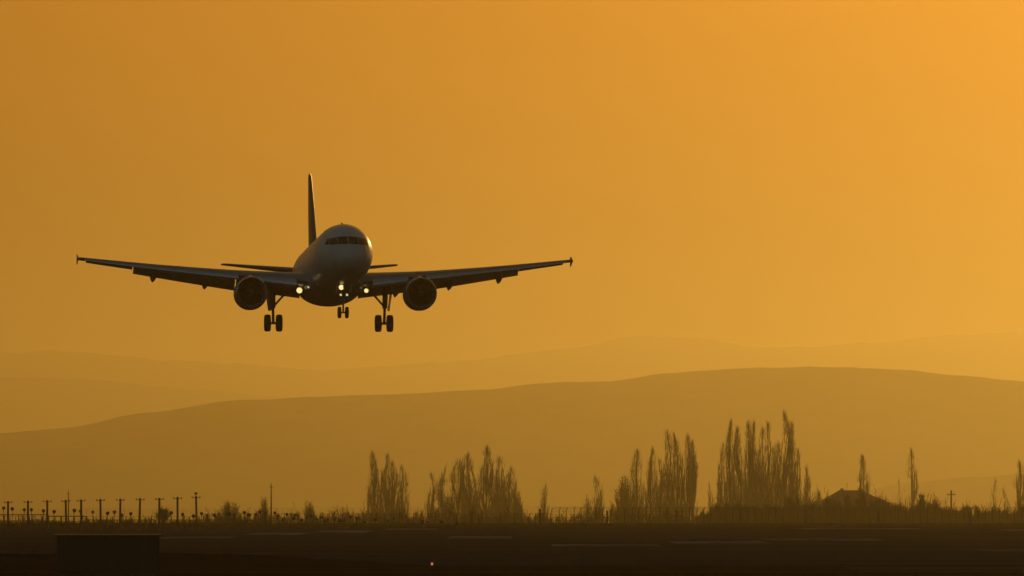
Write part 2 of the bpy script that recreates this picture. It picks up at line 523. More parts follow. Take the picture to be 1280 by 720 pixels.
for s in (1, -1):
    b = panel(1.2, 17.0, .02, .76, s, 24); wing = b.build('wing', M['wing'])
    panel(2.6, 5.1, 0, .15, s, 4, slat_move).build('slat', M['slat'], wing)
    panel(6.4, 16.6, 0, .15, s, 12, slat_move).build('slat', M['slat'], wing)
    panel(2.0, 6.35, .72, 1, s, 5, flap_move(R(33), .03, .035)).build('flap', M['wing'], wing)
    panel(6.42, 13.25, .72, 1, s, 8, flap_move(R(33), .05, .03)).build('flap', M['wing'], wing)
    panel(13.3, 16.45, .765, 1, s, 4, flap_move(R(15), .01, .005)).build('aileron', M['wing'], wing)
    panel(16.5, 17.0, .765, 1, s, 1).build('wing_tip', M['wing'], wing)
    # arrow-shaped fence on the wing tip
    x0, z0 = wing_le(17.0), wing_z(17.0)
    out = [(.15, -.03), (1.0, .26), (1.70, .36), (1.6, .02), (1.68, -.32), (1.05, -.22)]
    b = PB(); b.loft([[Vector((x0 + a, s * (17.0 + dy), z0 + c)) for a, c in out] for dy in (0, .06)])
    b.build('wingtip_fence', M['wing'], wing)
    for y in (4.6, 8.4, 11.9): fairing(y, s, wing)
    # landing lamp lowered under the wing root
    yl = 2.28
    r_ = .19 if s > 0 else .14; lc = (wing_le(yl) + 2.2, s * yl, wing_z(yl) - .64)
    b = PB(); b.lathe([(.5, r_ * .9), (-.2, r_ + .015), (-.62, r_ + .04), (-.62, r_ + .025), (-.28, r_ + .002)], lc, 'x', 24)  # housing rim carried forward, an added hood against spill on the fuselage
    b.box((lc[0] + .05, lc[1], lc[2] + r_ + .12), (.3, .1, .3)); b.build('lamp_housing', M['strut'], wing)
    b = PB(); b.lathe([(-.32, .001), (-.315, r_ * .6), (-.30, r_)], lc, 'x', 24)
    b.build('landing_light', M['landing'], wing)
    if s > 0:
        lc = (12.25, s * 1.80, -1.68)
        b = PB(); b.lathe([(-.03, .001), (-.025, .05), (-.02, .07)], lc, 'x', 14); b.build('turnoff_light', M['small'], wing)
        b = PB(); b.lathe([(.9, .07), (.0, .09), (-.30, .10), (-.30, .09), (-.015, .072)], lc, 'x', 14); b.build('lamp_housing', M['strut'], wing)  # long front rim added so this lamp throws less light sideways

# engines
for s in (1, -1):
    cx, cy, cz = 10.6, s * 5.75, -2.13
    b = PB()
    b.lathe([(.95, .87), (.5, .86), (.12, .92), (.03, .96), (0, .995), (.04, 1.03), (.25, 1.07), (.8, 1.12), (1.6, 1.13), (2.4, 1.08), (3.2, .95), (3.25, .90), (2.9, .85)], (cx, cy, cz), 'x', 48)
    eng = b.build('engine_nacelle', M['nacelle'])
    b = PB(); b.lathe([(.125, .918), (.03, .957), (-.004, .995), (.04, 1.034), (.16, 1.062)], (cx, cy, cz), 'x', 48); b.build('intake_lip', M['lip'], eng)
    b = PB(); b.lathe([(2.2, .82), (3.2, .62), (4.2, .44), (4.25, .40), (3.8, .36)], (cx, cy, cz), 'x', 32); b.build('exhaust_cone', M['strut'], eng)
    b = PB()
    for k in range(30):
        a = 2 * math.pi * k / 30; V = []
        for r, tw, w in ((.24, .25, .10), (.55, .6, .13), (.845, .95, .15)):
            for e, d in ((-1, -.006), (1, -.006), (1, .006), (-1, .006)):
                u = e * w; t_ = u * math.sin(tw) + d * math.cos(tw); ax = -u * math.cos(tw) + d
                V.append((cx + .78 + ax * .8, cy + r * math.cos(a) - t_ * math.sin(a), cz + r * math.sin(a) + t_ * math.cos(a)))
        F = [(0, 1, 2, 3), (8, 11, 10, 9)]
        for q in range(2):
            for e in range(4): F.append((q * 4 + e, q * 4 + (e + 1) % 4, q * 4 + 4 + (e + 1) % 4, q * 4 + 4 + e))
        b.add(V, F)
    b.lathe([(1.0, .86), (1.02, .001)], (cx, cy, cz), 'x', 32)
    b.build('fan', M['fan'], eng)
    b = PB(); b.lathe([(.28, .001), (.36, .07), (.55, .16), (.8, .25), (.9, .26)], (cx, cy, cz), 'x', 24); b.build('spinner', M['strut'], eng)
    rings = []
    for x, zt, zb, w in ((11.6, -1.0, -1.25, .05), (12.4, -.86, -1.2, .17), (13.6, -.80, -1.3, .21), (14.6, -.86, -1.45, .21), (16.4, -1.0, -1.35, .12), (17.2, -1.05, -1.15, .03)):
        rings.append([Vector((x, cy + w * e, z)) for e, z in ((-1, zb), (1, zb), (1, zt), (-1, zt))])
    b = PB(); b.loft(rings); b.build('pylon', M['nacelle'], eng)

# tail
def tail_foil(le, c, t, n=10):
    up = [(le + c * u, t * c * (2.98 * math.sqrt(u) * .5 - .63 * u - 1.76 * u * u + 1.42 * u ** 3 - .507 * u ** 4)) for u in [(1 - math.cos(math.pi * i / n)) / 2 for i in range(n + 1)]]
    return up + [(x, -y) for x, y in up[::-1][1:-1]]
def fin_part(name, f0, f1, m, parent=None):
    rings = []
    for z, le, c, t in ((1.0, 28.6, 6.9, .085), (2.0, 29.4, 6.1, .095), (4.9, 31.75, 4.2, .10), (7.6, 33.95, 2.3, .10), (7.88, 34.35, 1.85, .07)):
        lp = tail_foil(le, c, t)
        if name == 'rudder': lp = [p for p in lp if p[0] >= le + f0 * c - .001]
        rings.append([Vector((x, y, z)) for x, y in lp])
    b = PB(); b.loft(rings); return b.build(name, m, parent)
fin = fin_part('vertical_stabilizer', 0, 1, M['fin'])
b = PB(); b.loft([[Vector((x, w * e, z)) for e in (-1, 1)] + [Vector((x, 0, z + .35))] for x, z, w in ((26.2, 1.75, .02), (27.6, 1.9, .16), (29.6, 1.95, .24), (31, 1.8, .2))]); b.build('dorsal_fillet', M['fin'], fin)
for s in (1, -1):
    rings = []
    for y, le, c, t, z in ((.4, 31.5, 4.1, .1, .86), (3.2, 33.05, 2.75, .1, 1.17), (6.0, 34.6, 1.45, .1, 1.49), (6.22, 34.85, 1.15, .07, 1.51)):
        rings.append([Vector((x, s * y, z + v)) for x, v in tail_foil(le, c, t)])
    b = PB(); b.loft(rings); b.build('horizontal_stabilizer', M['wing'])

# landing gear
def wheel(x, y, z, r, w, parent):
    b = PB(); h = w / 2
    b.lathe([(-h * .7, r * .55), (-h * .95, r * .72), (-h, r * .85), (-h * .82, r * .96), (-h * .45, r), (h * .45, r), (h * .82, r * .96), (h, r * .85), (h * .95, r * .72), (h * .7, r * .55)], (x, y, z), 'y', 32)
    b.v = [tuple(p) for p in b.v]; wh = b.build('wheel', M['tyre'], parent)
    b = PB(); b.lathe([(-h * .72, .001), (-h * .72, r * .3), (-h * .55, r * .5), (-h * .7, r * .56), (h * .7, r * .56), (h * .55, r * .5), (h * .72, r * .3), (h * .72, .001)], (x, y, z), 'y', 24)
    b.build('wheel_rim', M['rim'], parent)
for s in (1, -1):
    g = PB()
    g.tube([(17.3, s * 3.86, -1.2), (17.45, s * 3.84, -2.3), (17.5, s * 3.83, -2.75)], [.19, .185, .17], 14)
    g.tube([(17.5, s * 3.83, -2.7), (17.68, s * 3.80, -3.78)], .095, 12)
    g.tube([(17.7, s * 3.30, -3.765), (17.7, s * 4.29, -3.765)], .09, 12)
    g.tube([(17.3, s * 3.83, -2.75), (17.2, s * 3.82, -3.2), (17.55, s * 3.81, -3.6)], .045, 6)
    leg = g.build('main_gear_leg', M['strut'])
    wheel(17.7, s * 3.395, -3.765, .585, .42, leg); wheel(17.7, s * 4.195, -3.765, .585, .42, leg)
    b = PB(); b.tube([(17.5, s * 3.8, -2.65), (17.4, s * 3.0, -1.75), (17.3, s * 2.4, -1.2)], [.07, .075, .07], 10); b.build('side_brace', M['strut'], leg)
    b = PB(); b.loft([[Vector((17.0 + a, s * (yy + d), zz)) for a, d in ((-.48, -.08), (.5, .10), (.5, .16), (-.48, -.02))] for yy, zz in ((4.20, -1.25), (4.15, -1.9), (4.07, -2.5), (4.0, -2.95))])
    b.build('gear_door', M['belly'], leg)
g = PB()
g.tube([(5.0, 0, -1.7), (5.07, 0, -3.1)], .10, 12); g.tube([(5.07, 0, -3.0), (5.12, 0, -3.9)], .062, 10)
g.tube([(5.12, -.30, -3.865), (5.12, .30, -3.865)], .055, 10)
g.tube([(5.05, 0, -2.8), (4.2, 0, -1.8)], .05, 8); g.tube([(5.2, 0, -3.0), (5.36, 0, -3.35), (5.18, 0, -3.75)], .035, 6)
leg = g.build('nose_gear_leg', M['strut'])
for y in (-.25, .25): wheel(5.12, y, -3.865, .385, .225, leg)
for y in (-.46, .46):
    b = PB(); b.box((4.5, y, -2.28), (1.5, .035, .62)); b.build('gear_door', M['belly'], leg)
b = PB(); b.box((4.92, 0, -2.72), (.26, .5, .06)); b.build('lamp_bar', M['strut'], leg); b = PB(); b.box((4.86, .13, -2.22), (.3, .2, .06)); b.build('lamp_bracket', M['strut'], leg)
for y, z, r, m, nm in ((.17, -2.22, .17, 'landing', 'takeoff_light'), (.21, -2.72, .075, 'small', 'taxi_light'), (-.21, -2.72, .075, 'small', 'taxi_light')):
    b = PB(); b.lathe([(-.055, .001), (-.05, r * .6), (-.04, r)], (4.62, y, z), 'x', 20); b.build(nm, M[m], leg)
    b = PB(); b.lathe([(.16, r * .3), (.1, r * .8), (-.02, r + .01), (-.26, r + .025), (-.26, r + .013), (-.03, r + .002)], (4.62, y, z), 'x', 20); b.build('lamp_housing', M['strut'], leg)  # rims extended ahead of the lenses, added to keep light off the skin

# ---------------------------------------------------------------- trees
def cone(mb, a, b, r0, r1=0.0, n=3):
    """quick twig: n-sided tapering prism from a to b"""
    d = (b - a)
    if d.length < 1e-4: return
    d.normalize()
    u = d.cross(Vector((0.3, 1, 0.1))).normalized(); w = d.cross(u)
    o = len(mb.v); ph = random.random() * 6.3
    for k in range(n):
        t = ph + 2 * math.pi * k / n; mb.v.append(tuple(a + (u * math.cos(t) + w * math.sin(t)) * r0))
    if r1 == 0:
        mb.v.append(tuple(b))
        for k in range(n): mb.f.append((o + k, o + (k + 1) % n, o + n))
    else:
        for k in range(n):
            t = ph + 2 * math.pi * k / n; mb.v.append(tuple(b + (u * math.cos(t) + w * math.sin(t)) * r1))
        for k in range(n): mb.f.append((o + k, o + (k + 1) % n, o + n + (k + 1) % n, o + n + k))

def limb(mb, pts, r0, r1, n=5):
    for i in range(len(pts) - 1):
        t0, t1 = i / (len(pts) - 1), (i + 1) / (len(pts) - 1)
        cone(mb, pts[i], pts[i + 1], r0 + (r1 - r0) * t0, r0 + (r1 - r0) * t1, n)

def rnd(a, b): return random.uniform(a, b)

def poplar(H, W, nl, ntw, low=.02, peak=.38, sharp=.50, tw=1.9, tr=.032):
    """bare fastigiate poplar: trunk and steep limbs, each limb clothed in upright twigs; W is the half width"""
    trunk, crown = MB(), MB()
    peak = max(.2, peak + rnd(-.14, .12)); sharp *= rnd(.9, 1.45)
    bend = [Vector((rnd(-.035, .035) * H * t, rnd(-.035, .035) * H * t, H * t)) for t in (0, .25, .5, .75, .97)]
    trunk.tube(bend, [H * .012 + .06, H * .009 + .03, H * .006, H * .003, .012], 8)
    def axis(t):
        t = max(0, min(.97, t)) / .97 * 4; i = min(3, int(t)); return bend[i].lerp(bend[i + 1], t - i)
    def env(t):
        if t < low: return 0
        if t < peak: return W * ((t - low) / (peak - low)) ** .35
        return W * max(0, (1 - t) / (1 - peak)) ** sharp
    def twigs(path, n):
        for _ in range(n):
            u = rnd(.05, 1) ** .85 * (len(path) - 1); i = min(len(path) - 2, int(u))
            p = path[i].lerp(path[i + 1], u - i)
            d = (path[i + 1] - path[i]).normalized()
            side = Vector((rnd(-1, 1), rnd(-1, 1), 0))
            L = tw * rnd(.5, 1.15)
            d = (d + side * rnd(.12, .42) + Vector((0, 0, .25))).normalized()
            q = p + d * L
            cone(crown, p, q, tr * rnd(.7, 1.3))
            if random.random() < .6:
                d2 = (d + Vector((rnd(-.4, .4), rnd(-.4, .4), .1))).normalized()
                cone(crown, p.lerp(q, .5), p.lerp(q, .5) + d2 * L * .6, tr * .7)
    for k in range(nl):
        t0 = rnd(low * .6, .55) if k > nl // 4 else rnd(low * .5, low + .1)
        t1 = min(.985, t0 + rnd(.28, .5))
        a = rnd(0, 6.283)
        r = env(t1) * rnd(.35, 1.0) if t1 < .9 else env(.9) * rnd(.2, .9)
        mid = (t0 + t1) / 2
        rm = max(r * .85, env(mid) * rnd(.3, .85))
        o = Vector((math.cos(a), math.sin(a), 0))
        path = [axis(t0), axis(t0 + (t1 - t0) * .22) + o * rm * .5, axis(mid) + o * rm, axis(t1) + o * r]
        limb(crown, path, H * .0036, .02, 4)
        twigs(path, int(ntw / (nl + 2) * (1.15 if t1 < .8 else .6)))
    twigs([axis(t) for t in (.35, .55, .75, .9, .985)], int(1.2 * ntw / (nl + 2)))
    # fine spray that is not tied to the big limbs: fills the crown unevenly
    holes = [(rnd(.1, .9), rnd(-W, W), rnd(.05, .12)) for _ in range(7)]
    for _ in range(int(ntw * .75)):
        t = rnd(low + .01, .97); e = env(t)
        if random.random() > .08 + .92 * (e / W) ** 1.2: continue
        a = rnd(0, 6.283); r = e * math.sqrt(rnd(0, 1)) * rnd(.75, 1.12)
        p = axis(t) + Vector((math.cos(a) * r, math.sin(a) * r, 0))
        if any(abs(t - q) < w and abs(p.x - x) < W * .28 for q, x, w in holes): continue
        out = Vector((math.cos(a), math.sin(a), 0))
        d = (Vector((0, 0, 1)) + out * rnd(-.05, .38) + Vector((rnd(-.15, .15), rnd(-.15, .15), 0))).normalized()
        cone(crown, p, p + d * tw * rnd(.5, 1.3), tr * rnd(.6, 1.2))
    return trunk, crown

def bush(H, W, n, tr=.036, up=.9, tw=1.1):
    trunk, crown = MB(), MB()
    trunk.tube([(0, 0, 0), (rnd(-.1, .1), 0, H * .25), (rnd(-.2, .2), 0, H * .6)], [.10, .08, .03], 6)
    for k in range(int(n * 1.7) // 24):
        a = rnd(0, 6.283); e = rnd(.15, 1.0)
        tip = Vector((math.cos(a) * W * e, math.sin(a) * W * e, H * (1 - .62 * e * e) * rnd(.72, 1.0)))
        st = Vector((0, 0, rnd(.02, .3) * H))
        path = [st, st.lerp(tip, .5) + Vector((0, 0, -.06 * H)), tip]
        limb(crown, path, .05, .015, 4)
        for _ in range(24):
            u = rnd(.2, 1) * 2; i = min(1, int(u)); p = path[i].lerp(path[i + 1], u - i)
            d = Vector((rnd(-1, 1), rnd(-1, 1), up * rnd(.3, 1.8))).normalized()
            cone(crown, p, p + d * tw * rnd(.4, 1.2), tr * rnd(.7, 1.3))
    return trunk, crown

def plant(kind, name, label, cat, px, top, hw, Y, group, **k):
    if Y > 1800: Y *= 1.22
    s = Y / FPX; g0 = plain(Y) - .15
    H = hgt(top, Y) - g0; W = hw * s
    t, c = {'poplar': poplar, 'bush': bush}[kind](H, W, **k)
    o = thing(name, label, cat, (gx(px, Y), Y, g0), group)
    t.build('trunk', M['bark'], o, fix=False)
    c.build('crown', M['ever'] if name in ('ragged_tree', 'dense_bush') else M['twig' if kind == 'poplar' else 'bush'], o, fix=False)
    return o

GA, GB = 'bare poplars in the leftmost clump', 'bare poplars in the broad clump right of the jet'
GC, GD = 'bare poplars in the clump left of the tallest trees', 'bare poplars in the tallest clump'
P = lambda *a, **k: plant('poplar', 'poplar_tree', *a, **k)
def pop(label, px, top, hw, Y, g, nl=None, ntw=None, **k):
    hw *= 1.3
    H = hgt(top, Y)
    P(label, 'tree', px, top, hw, Y, g, nl=nl or int(16 + hw * 1.3), ntw=int(ntw * 1.5) if ntw else int(H * hw * 12.5), **k)
# leftmost clump, below the right wing of the jet
pop('bare poplar at the left edge of the leftmost clump, with the tallest forked tip', 468, 565, 10, 2080, GA)
pop('bare poplar in the middle of the leftmost clump, full to its pointed top', 482, 567, 11, 2100, GA)
pop('bare poplar right of the middle in the leftmost clump, slightly shorter', 492, 577, 9, 2060, GA)
pop('lowest bare poplar at the right edge of the leftmost clump', 503, 583, 9, 2090, GA)
# broad clump
pop('thin bare poplar at the left end of the broad clump', 540, 592, 8, 2120, GB)
pop('narrow bare poplar second from the left in the broad clump', 554, 583, 8, 2100, GB)
pop('wide bare poplar forming the left shoulder of the broad clump', 572, 574, 15, 2050, GB)
pop('bare poplar with a rounded top left of the highest tip in the broad clump', 587, 567, 15, 2080, GB)
pop('highest bare poplar in the middle of the broad clump', 608, 558, 15, 2040, GB)
pop('bare poplar just right of the highest tip in the broad clump', 621, 571, 13, 2060, GB)
pop('shorter bare poplar on the sloping right side of the broad clump', 637, 585, 13, 2030, GB)
plant('bush', 'ragged_tree', 'low dense tree at the right foot of the broad clump', 'tree', 647, 612, 12, 2000, None, n=2000, tr=.06)
for i, (px, top, hw, lb) in enumerate([(560, 618, 15, 'left'), (590, 612, 18, 'middle'), (622, 614, 18, 'right')]):
    plant('bush', 'undergrowth_bush', 'dense leafless bush under the broad poplar clump, %s one of three' % lb, 'bush', px, top, hw, 1990, 'bushes under the broad poplar clump', n=1300, tr=.05)
pop('small lone bare poplar between the broad clump and the fence posts', 680, 608, 8, 1900, None)
pop('lone slender bare poplar with one tall tip left of a lower bush', 746, 596, 8, 1950, None)
plant('bush', 'leafless_bush', 'low leafless bush leaning on the lone slender poplar', 'bush', 734, 612, 9, 1940, None, n=800)
# clump left of the tallest trees
plant('bush', 'ragged_tree', 'dark ragged low tree at the left edge of the clump left of the tallest trees', 'tree', 780, 590, 17, 1960, None, n=3000, tr=.06)
pop('bare poplar rising just behind the dark ragged low tree', 794, 562, 10, 2050, GC)
pop('bare poplar in the middle left of its clump with a blunt tip', 812, 560, 9, 2080, GC)
pop('lower bare poplar filling the dip before the highest pair', 823, 574, 8, 2060, GC)
pop('highest bare poplar in the clump left of the tallest trees', 836, 538, 9, 2050, GC)
pop('bare poplar beside the highest one in its clump, nearly as tall', 846, 541, 9, 2070, GC)
pop('bare poplar second from the right edge of its clump, bare at the foot', 859, 543, 8, 2040, GC, low=.2)
pop('slim outermost bare poplar at the right edge of its clump', 866, 551, 6, 2060, GC, low=.24)
# tallest clump
pop('short wispy bare poplar at the far left of the tallest clump', 889, 605, 5, 2000, GD, ntw=260)
pop('very slender bare poplar standing apart left of the tallest clump', 900, 553, 5, 2040, GD)
pop('tall bare poplar forming the left wall of the tallest clump', 914, 524, 9, 2050, GD)
pop('bare poplar second inside the left wall of the tallest clump', 925, 534, 8, 2070, GD)
pop('bare poplar with a pointed tip left of the middle of the tallest clump', 935, 526, 9, 2050, GD)
pop('bare poplar in the very middle of the tallest clump', 944, 525, 9, 2080, GD)
pop('bare poplar right of the middle of the tallest clump, a little lower', 952, 533, 9, 2040, GD)
pop('bare poplar with a slim tip at the edge of the notch in the tallest clump', 961, 526, 8, 2060, GD)
pop('low bare poplar in the notch before the tallest tree', 971, 553, 8, 2050, GD)
pop('tallest bare poplar of all, the highest tip in the treeline', 982, 513, 11, 2040, GD)
pop('bare poplar hugging the right side of the tallest tree', 990, 526, 9, 2060, GD)
pop('short bare poplar stepping down right of the tallest tree', 998, 561, 7, 2050, GD)
pop('small thin bare poplar between the tallest clump and the house', 1009, 582, 6, 2000, GD)
for px, top, hw, g, n, lb in [(480, 622, 16, 0, 700, 'low leafless bush at the foot of the leftmost poplar clump'), (800, 618, 14, 1, 800, 'leafless bush under the clump left of the tallest trees, on its left side'),
                              (828, 612, 14, 1, 800, 'leafless bush under the clump left of the tallest trees, on its right side'), (920, 606, 17, 2, 1100, 'dense leafless bush under the left half of the tallest clump'),
                              (948, 602, 16, 2, 1100, 'dense leafless bush under the middle of the tallest clump'), (978, 604, 18, 2, 1100, 'dense leafless bush under the right half of the tallest clump')]:
    plant('bush', 'undergrowth_bush', lb, 'bush', px, top, hw, 2010, ['bushes under the leftmost clump', 'bushes under the clump left of the tallest trees', 'bushes under the tallest clump'][g] if g else None, n=n, tr=.05)
# around the house and to the right edge
pop('sparse forked bare poplar rising behind the house roof', 1078, 571, 9, 2000, None, nl=9, ntw=1500)
pop('sparse pointed bare poplar standing alone right of the house', 1140, 562, 8, 1980, None, nl=9, ntw=900, peak=.34)
pop('faint bare sapling halfway between the house and the pointed poplar', 1124, 603, 5, 2000, None, nl=6, ntw=150)
plant('bush', 'leafless_bush', 'wispy leafless bush at the right end of the house roof', 'bush', 1108, 612, 11, 1850, None, n=420)
plant('bush', 'leafless_bush', 'dense spiky-topped leafless bush at the left end of the house roof', 'bush', 1023, 605, 10, 1950, None, n=1300, tr=.045)
plant('bush', 'dense_bush', 'small dome-shaped dark bush right of the pointed poplar', 'bush', 1152, 615, 9, 1650, None, n=1800, tr=.055)
plant('bush', 'leafless_bush', 'wide leafless bush between the dome-shaped bush and the utility pole', 'bush', 1170, 617, 12, 1700, None, n=600)
pop('thin bare sapling between the utility pole and the right edge of the view', 1242, 600, 5, 1950, None, nl=6, ntw=170)
pop('low bare sapling just left of the half-hidden poplar', 1256, 613, 6, 1900, None, nl=6, ntw=150)
pop('bare poplar cut by the right edge of the view', 1275, 578, 11, 1950, None, nl=12, ntw=1500)
pop('bare poplar just beyond the right edge of the view', 1298, 572, 11, 1980, None, nl=12, ntw=1500)
# low bushes at the left
plant('bush', 'leafless_bush', 'wide hazy leafless bush right of the last tall approach pole', 'bush', 288, 623, 22, 1650, 'hazy bushes at the left', n=1000)
plant('bush', 'leafless_bush', 'narrow hazy leafless bush just left of the antenna mast', 'bush', 330, 618, 10, 1650, 'hazy bushes at the left', n=620)
plant('bush', 'leafless_bush', 'hazy leafless bush halfway from the antenna mast to the poplars', 'bush', 387, 624, 13, 1650, 'hazy bushes at the left', n=650)
plant('bush', 'leafless_bush', 'faint low leafless bush nearest the leftmost poplars', 'bush', 426, 630, 15, 1700, 'hazy bushes at the left', n=560)
plant('bush', 'leafless_bush', 'leafless bush beside the pole row, between its ninth and tenth poles', 'bush', 204, 634, 11, 1300, 'hazy bushes at the left', n=420)

# scrub and grass that nobody could count
def scrub(name, label, x0, x1, Y0, Y1, n, h0, h1, m, hf=None, r=.05):
    mb = MB()
    for _ in range(n):
        Y = rnd(Y0, Y1); px = rnd(x0, x1); x = gx(px, Y)
        k = .45 + 1.1 * abs(noise.noise(Vector((px * .035, 2.1, 0)))) + .35 * noise.noise(Vector((px * .13, 7.1, 0)))
        if hf: k *= hf(px)
        h = rnd(h0, h1) * k * (rnd(1.3, 1.9) if random.random() < .07 else 1)
        if h < .05: continue
        a = Vector((x, Y, -.02)); b = a + Vector((rnd(-.35, .35) * h, rnd(-.35, .35) * h, h))
        cone(mb, a, b, r * rnd(.6, 1.4))
        for _ in range(2):
            p = a.lerp(b, rnd(.3, .8)); cone(mb, p, p + Vector((rnd(-.5, .5), rnd(-.5, .5), rnd(.2, .9))) * h * .4, r * .6)
    o = mb.build(name, m, fix=False)
    return tag(o, label, 'scrub' if 'scrub' in name else 'grass', kind='stuff')
HEDGE = [(-100, 652), (240, 650), (300, 645), (440, 644), (530, 641), (660, 643), (700, 647), (740, 646), (765, 640), (865, 641), (885, 639), (910, 635), (1005, 633), (1020, 630), (1115, 630), (1140, 636), (1200, 638), (1340, 638)]
def hedge_top(px):
    for (a, va), (b, vb) in zip(HEDGE, HEDGE[1:]):
        if a <= px <= b: return va + (vb - va) * (px - a) / (b - a)
    return 650
mb = MB()
for _ in range(62000):
    Y = rnd(1660, 2000); px = rnd(-60, 1340) if random.random() < .45 else rnd(870, 1340); g0 = plain(Y) - .1
    k = .93 + .40 * abs(noise.noise(Vector((px * .045, 2.1, 0)))) + .34 * noise.noise(Vector((px * .16, 7.1, 0))) + .18 * noise.noise(Vector((px * .45, 3.3, 0))) + rnd(-.07, .07)
    H = (hgt(hedge_top(px), Y) - g0) * k
    if random.random() < .05: H *= rnd(1.05, 1.35)
    if px < 250 and random.random() < .5: continue
    z0 = H * rnd(0, .88)
    a = Vector((gx(px, Y), Y, g0 + z0)); h = min(H - z0, rnd(1.2, 2.8)); b = a + Vector((rnd(-.45, .45) * h, rnd(-.45, .45) * h, h))
    cone(mb, a, b, rnd(.035, .08))
    for _ in range(2):
        p = a.lerp(b, rnd(.3, .8)); cone(mb, p, p + Vector((rnd(-.6, .6), rnd(-.6, .6), rnd(.2, .9))) * h * .4, .035)
tag(mb.build('hedge_scrub', M['hedge'], fix=False), 'band of dry brown scrub along the foot of the treeline', 'scrub', kind='stuff')
scrub('hedge_scrub', 'dry brown scrub under the row of approach poles', -60, 330, 1080, 1220, 3000, .25, .85, M['hedge'], None, .04)
scrub('dry_grass', 'strip of dry grass between the runway and the fence', -60, 1340, 1092, 1150, 9000, .15, .45, M['grass'], None, .03)
mb = MB()
for _ in range(5200):
    i = random.random(); x = -45 + 60 * i; y = rnd(380, 402)
    px = 640 + x / 390 * FPX
    if px > 560: continue
    top = .62 * max(0, min(1, (540 - px) / 260)) ** .8 + .06
    z = top * math.sin(math.pi * (y - 368) / 36) ** 1.3
    a = Vector((x, y, z - .02)); h = rnd(.04, .13)
    cone(mb, a, a + Vector((rnd(-.5, .5) * h, rnd(-.5, .5) * h, h)), rnd(.008, .016))
tag(mb.build('dry_grass', M['soil'], fix=False), 'dark grass tufts on the low bank at the bottom left', 'grass', kind='stuff')

# ---------------------------------------------------------------- approach poles
pole_px = [(10, 628), (35, 627.5), (59, 627), (83, 626.5), (102, 626), (126, 625.5), (150, 625), (174, 624.5), (199, 624), (222, 623), (246, 622)]
PY = 905
H0 = hgt(625, PY)
def make_pole():
    o = thing('approach_light_pole', 'x', 'light pole')
    b = MB(); b.tube([(0, 0, 0), (0, 0, .05)], [.22, .2], 10); b.tube([(0, 0, .05), (0, 0, 1.4), (0, 0, H0 - .05)], [.13, .12, .11], 10); b.build('pole', M['pole'], o, 'auto')
    b = MB(); b.box((0, 0, H0 - .02), (.95, .06, .06)); b.build('crossbar', M['pole'], o)
    for x in (-.42, .42):
        b = MB(); b.lathe([(-.05, .001), (-.05, .055), (.05, .06), (.06, .001)], (x, 0, H0 + .07), 'y', 10); b.build('lamp_head', M['lamp'], o, 'auto')
    b = MB(); b.lathe([(0, .12), (.16, .11), (.18, .001)], (0, 0, H0 - .02), 'z', 10); b.build('junction_box', M['lamp'], o, 'auto')
    return o
protop = make_pole()
for i, (px, top) in enumerate(pole_px):
    o = protop if i == 0 else copy_tree(protop)
    Y = PY + rnd(-6, 6)
    o.location = (gx(px, Y), Y, 0); o.scale = (1, 1, hgt(top, Y) / H0)
    o.rotation_euler = (0, rnd(-.03, .03), rnd(-.2, .2))
    o['label'] = ('tall brown approach light pole with a short crossbar, %s from the left in the row' % ordinal(i)) if i < 10 else 'tall brown approach light pole with a knob on top, last on the right'
    o['group'] = 'tall approach light poles at the left'
    if i == 10:
        b = MB(); b.lathe([(.16, .05), (.30, .05), (.33, .15), (.48, .17), (.54, .001)], (0, 0, H0), 'z', 12); b.build('top_lamp', M['lamp'], o, 'auto')

# small lamps on stakes
spots = [(4, 635), (16, 636), (30, 637), (39, 637), (54, 638.5), (68, 639.5), (92, 638), (100, 639), (116, 640), (134, 641.5), (143, 640), (152, 643.5), (163, 642), (214, 641), (229, 643), (242, 645), (252, 642), (268, 644)]
spots += [(286, 642), (293, 644), (306, 640.5), (312, 643.5), (319, 643), (325, 640), (343, 641), (348, 645), (354, 649), (359, 643), (366, 648), (369, 644), (377, 650), (383, 646), (389, 644), (396, 649), (401, 647), (406, 651), (411, 649), (419, 648), (424, 651), (430, 650), (437, 646), (446, 648), (455, 652), (469, 649), (485, 651), (492, 648), (510, 651), (528, 651.5), (535, 652), (552, 652), (571, 653)]
def make_lamp():
    o = thing('approach_lamp', 'x', 'lamp')
    b = MB(); b.tube([(0, 0, 0), (0, 0, 1)], .032, 7); st = b.build('stake', M['lamp'], o, 'auto')
    b = MB(); b.lathe([(-.17, .001), (-.16, .07), (-.04, .12), (.10, .14), (.13, .12), (.12, .001)], (0, 0, 0), 'y', 14); b.box((0, 0, -.14), (.07, .07, .10)); hd = b.build('lamp_head', M['lamp'], o, 'auto')
    return o
pl = make_lamp(); first = True
for i, (px, y) in enumerate(sorted(spots)):
    o = pl if first else copy_tree(pl); first = False
    Y = 960 + rnd(-25, 60)
    h = max(.35, hgt(y, Y))
    for ch in o.children:
        if ch.name.startswith('stake'): ch.scale = (1, 1, h - .06)
        else: ch.location = (0, 0, h); s = rnd(1.25, 1.6); ch.scale = (s, s, s)
    o.location = (gx(px, Y), Y, 0); o.rotation_euler = (rnd(-.03, .03), rnd(-.04, .04), rnd(-.5, .5))
    o['label'] = 'small dark approach lamp on a thin stake, %s from the left' % ordinal(i)
    o['group'] = 'small approach lamps on stakes'

